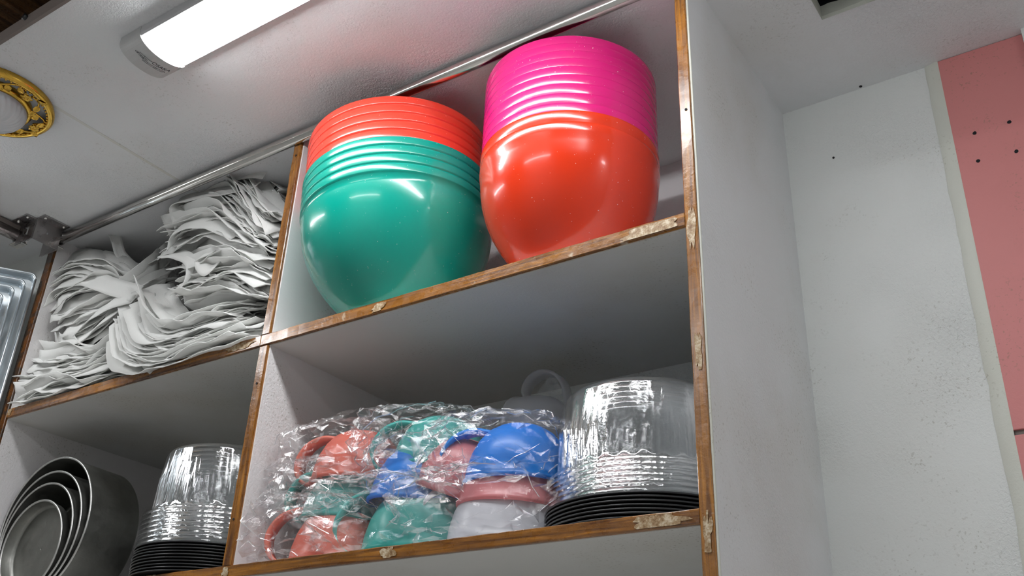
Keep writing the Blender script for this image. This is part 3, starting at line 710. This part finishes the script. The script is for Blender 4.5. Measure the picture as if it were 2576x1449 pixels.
loose(b5, [(-0.417,0.030,0.389), (-0.436,0.020,0.444), (-0.358,0.020,0.440), (-0.272,0.030,0.428), (-0.203,0.050,0.427)], 0.045, 1.1, 0.9, 37)
loose(b5, [(-0.429,0.030,0.334), (-0.397,0.015,0.359), (-0.291,0.010,0.340), (-0.186,0.020,0.283)], 0.045, 1.2, 0.9, 38)
loose(b5, [(-0.338,0.060,0.500), (-0.253,0.050,0.477), (-0.199,0.050,0.469), (-0.178,0.060,0.467)], 0.05, 1.0, 1.2, 39)
loose(b4, [(-0.300,0.030,0.193), (-0.206,0.015,0.190), (-0.115,0.012,0.173), (-0.047,0.020,0.141)], 0.04, 0.9, 0.6, 40)
loose(b3, [(-0.508,0.020,0.161), (-0.441,0.006,0.082), (-0.372,0.003,0.025), (-0.339,0.004,0.001)], 0.05, 1.1, 0.9, 41)
loose(b1, [(-0.523,0.030,0.230), (-0.606,0.012,0.264), (-0.732,0.010,0.317), (-0.841,0.015,0.326), (-0.867,0.020,0.290)], 0.05, 1.2, 1.0, 42)
loose(b1, [(-0.521,0.030,0.224), (-0.567,0.008,0.210), (-0.632,0.006,0.195), (-0.689,0.010,0.169)], 0.045, 1.2, 1.1, 43)
loose(b2, [(-0.802,0.010,0.031), (-0.710,0.005,0.051), (-0.606,0.006,0.050), (-0.526,0.020,0.054)], 0.05, 0.9, 1.0, 44)
# ------------------------------------------------------------------ bagged plastic jugs
JM = {}
def jug_meshes(kind):
    prof_o = [(0.0850, 0.0), (0.0872, 0.002), (0.0872, 0.006), (0.0838, 0.009), (0.0815, 0.028), (0.0755, 0.050), (0.0660, 0.070), (0.0530, 0.086), (0.0380, 0.0955), (0.0200, 0.0995), (0.0002, 0.1002)]
    prof = [(0.0002, 0.0977), (0.0200, 0.0970), (0.0370, 0.0930), (0.0515, 0.0838), (0.0640, 0.0685), (0.0732, 0.049), (0.0792, 0.028), (0.0815, 0.008), (0.0835, 0.0)] + prof_o
    v, f = lathe_data(prof, 72); b = bpy.data.meshes.new('body'); b.from_pydata(v, [], f); b.update()
    # C-shaped strap handle on the -x side
    pts = crom([(-0.045, 0, 0.091), (-0.078, 0, 0.094), (-0.108, 0, 0.080), (-0.124, 0, 0.052), (-0.120, 0, 0.024), (-0.102, 0, 0.008), (-0.083, 0, 0.010)], 28)
    hv = []; hf = []
    for i, p in enumerate(pts):
        t = (pts[min(i + 1, 28)] - pts[max(i - 1, 0)]).normalized(); nr = Vector((t.z, 0, -t.x)); w = 0.010 + 0.008 * math.sin(PI * i / 28)
        for (a, c) in ((-w, -0.003), (-w * 0.8, 0.003), (w * 0.8, 0.003), (w, -0.003)): hv.append(p + Vector((0, a, 0)) + nr * c)
    for i in range(28):
        for k in range(4): hf.append((i * 4 + k, i * 4 + (k + 1) % 4, i * 4 + 4 + (k + 1) % 4, i * 4 + 4 + k))
    hf += [(3, 2, 1, 0), tuple(28 * 4 + k for k in range(4))]
    h = bpy.data.meshes.new('handle'); h.from_pydata([tuple(q) for q in hv], [], hf); h.update()
    return b, h
for nm, c, see in (('coral_jug', (0.96, 0.30, 0.22), 0.16), ('pink_jug', (0.85, 0.34, 0.36), 0.16), ('teal_jug', (0.10, 0.58, 0.52), 0.16), ('blue_jug', (0.03, 0.31, 0.88), 0.08), ('white_jug', (0.84, 0.84, 0.88), 0.25), ('clear_jug', (0.9, 0.9, 0.92), 0.62)):
    b, h = jug_meshes(nm); m = translucent(nm + '_plastic', c, see); b.materials.append(m)
    h.materials.append(translucent(nm + '_handle_plastic', c, 0.5 if see > 0.5 else see * 0.3, 0.35))
    for me in (b, h):
        for p in me.polygons: p.use_smooth = True
    JM[nm] = (b, h)
def bag_mesh(seed, rx, ry, rz, cx, cz, tail):
    v = []; f = []; nu, nv = 60, 30; rn = random.Random(seed)
    for j in range(nv + 1):
        ph = PI * j / nv
        for i in range(nu):
            th = 2 * PI * i / nu; d = Vector((math.sin(ph) * math.cos(th), math.sin(ph) * math.sin(th), math.cos(ph)))
            e = Vector((abs(d.x) ** 0.8 * (1 if d.x > 0 else -1), abs(d.y) ** 0.8 * (1 if d.y > 0 else -1), abs(d.z) ** 0.75 * (1 if d.z > 0 else -1)))
            q = d * 2.6 + Vector((seed * 5.3, seed * 1.7, 0))
            k = 1 - abs(noise.noise(q * 1.3)) * 0.16 - abs(noise.noise(q * 2.9 + Vector((9, 0, 0)))) * 0.11 - abs(noise.noise(q * 6.5)) * 0.05 + 0.06
            if tail and d.x < -0.35:
                tt = min(1, (-d.x - 0.35) / 0.5); k *= 1 + 0.22 * tt * (0.5 + noise.noise(q * 2.0))
            x, y, z = cx + e.x * rx * k, e.y * ry * k, cz + e.z * rz * k
            jt = 0.0034 * math.sin(ph); v.append((x + rn.uniform(-jt, jt), y + rn.uniform(-jt, jt), max(z + rn.uniform(-jt, jt), -0.001)))
    for j in range(nv):
        for i in range(nu):
            a, b, c, d = j * nu + i, j * nu + (i + 1) % nu, (j + 1) * nu + (i + 1) % nu, (j + 1) * nu + i
            f += [(a, b, c), (a, c, d)] if rn.random() < 0.5 else [(a, b, d), (b, c, d)]
    me = bpy.data.meshes.new('bag'); me.from_pydata(v, [], f); me.update(); me.materials.append(MT['bag'])
    return me
def flap(parent, pts, width, wd, seed):
    P = crom(pts, 26); V = []; Fc = []; m = 12
    for i, p in enumerate(P):
        t = i / 26
        for k in range(m + 1):
            s = k / m - 0.5; w = width * (0.08 + 0.92 * t)
            q = p + Vector(wd) * s * w; nz = noise.noise(q * 45 + Vector((seed, 0, 0))); V.append(q + Vector((0.3, -0.8, 0.4)) * 0.010 * (abs(nz) + 0.4 * noise.noise(q * 110)))
    for i in range(26):
        for k in range(m): Fc.append((i * (m + 1) + k, i * (m + 1) + k + 1, (i + 1) * (m + 1) + k + 1, (i + 1) * (m + 1) + k))
    return pyd('bag_flap', V, Fc, MT['haze'], parent, True)
def jug(kind, label, loc, rot, seed, tail=True, bag=True, sc=1.0):
    t = thing('bagged_jug', label, 'jug', loc, 'bagged plastic jugs'); t.rotation_euler = (Matrix.Rotation(rot[1], 3, 'Y') @ Matrix.Rotation(rot[2], 3, 'Z')).to_euler(); t.scale = (sc, sc, sc)
    b, h = JM[kind]; link('body', b, None, t); link('handle', h, None, t)
    if bag:
        bo = link('bag', bag_mesh(seed, 0.124, 0.099, 0.062, -0.022, 0.055, tail), None, t); nu, nv = 60, 30
        rn = random.Random(seed + 50); V = []; Fc = []; vv = bo.data.vertices
        for q in range(95):
            i, j = rn.randrange(nu), rn.randrange(4, nv - 4); di, dj = rn.choice(((1, 1), (1, 0), (1, -1), (0, 1), (1, 1), (1, -1))); m = rn.randint(1, 5); w = rn.uniform(0.0004, 0.0011); b0 = len(V)
            for k in range(m + 1):
                p = vv[min(max(j + dj * k, 1), nv - 1) * nu + (i + di * k) % nu].co; out = (p - Vector((-0.022, 0, 0.05))).normalized()
                sd = out.cross(Vector((0.3, 0.5, 0.8))).normalized() * w * (1 if 0 < k < m else 0.4); V += [p + sd + out * 0.0006, p + out * 0.0022, p - sd + out * 0.0006]
                if k: e = b0 + 3 * k; Fc += [(e - 3, e - 2, e + 1, e), (e - 2, e - 1, e + 2, e + 1)]
        cr = pyd('film_creases', V, Fc, MT['crease'], bo); cr['kind'] = 'stuff'  # raised film folds, whitened to read as crisp light streaks
    return t
jug('coral_jug', 'coral jug in crinkled film, lowest at the left next to the divider', (0.145, 0.105, Z2 + 0.001), (0, 0, 0.50), 1, sc=1.06)
jug('teal_jug', 'teal jug in crinkled film squeezed between the two coral jugs', (0.138, 0.120, Z2 + 0.078), (0, 0.06, 0.30), 2)
j3 = jug('coral_jug', 'coral jug in crinkled film on top of the left pile', (0.150, 0.120, Z2 + 0.145), (0.0, 0.02, 0.28), 3)
jug('teal_jug', 'teal jug in crinkled film, lowest of the middle pile on the shelf edge', (0.318, 0.112, Z2 + 0.001), (0, 0.0, 0.42), 4, sc=1.20)
jug('blue_jug', 'blue jug in crinkled film directly above the lowest middle teal jug', (0.303, 0.115, Z2 + 0.088), (0, 0.10, -1.5), 5, False, sc=1.06)
jug('pink_jug', 'pink jug in film sandwiched between a blue and a teal jug', (0.366, 0.125, Z2 + 0.100), (0, 0.36, -1.7), 6, False, False, sc=1.0)
jug('teal_jug', 'teal jug in crinkled film on top of the middle pile', (0.325, 0.130, Z2 + 0.145), (0.0, 0.04, 0.35), 7)
jug('white_jug', 'frosty white jug in crinkled film, lowest beside the cake bases', (0.483, 0.112, Z2 + 0.001), (0, 0.0, 0.40), 8, sc=1.13)
jug('pink_jug', 'pink jug pressed between the white jug and the top blue jug', (0.490, 0.115, Z2 + 0.062), (0, 0.06, -1.7), 9, False, False, sc=1.05)
jug('blue_jug', 'blue jug in crinkled film on top of the pile beside the cake lids', (0.497, 0.115, Z2 + 0.096), (0, 0.02, 0.38), 10, sc=1.03)
cj = Vector((0.446,0.285,-0.192))
jc = jug('clear_jug', 'clear jug standing in film at the back behind the top blue jug', (cj.x - 0.05, cj.y, cj.z), (0, PI / 2 - 0.15, 0), 11, False, False)
IM = (Matrix.Translation(jc.location) @ jc.rotation_euler.to_matrix().to_4x4()).inverted()
tip = [(0.445,0.285,-0.070), (0.446,0.275,-0.104), (0.440,0.265,-0.141), (0.436,0.260,-0.187)]
flap(jc, [IM @ Vector(p) for p in tip], 0.125, tuple(IM.to_3x3() @ Vector((0.97, 0.2, 0.1))), 5)
flap(j3, [(-0.10, 0.02, 0.10), (-0.105, 0.0, 0.118), (-0.075, -0.01, 0.128), (-0.03, -0.01, 0.135)], 0.05, (0.5, 0.5, 0.7), 3)
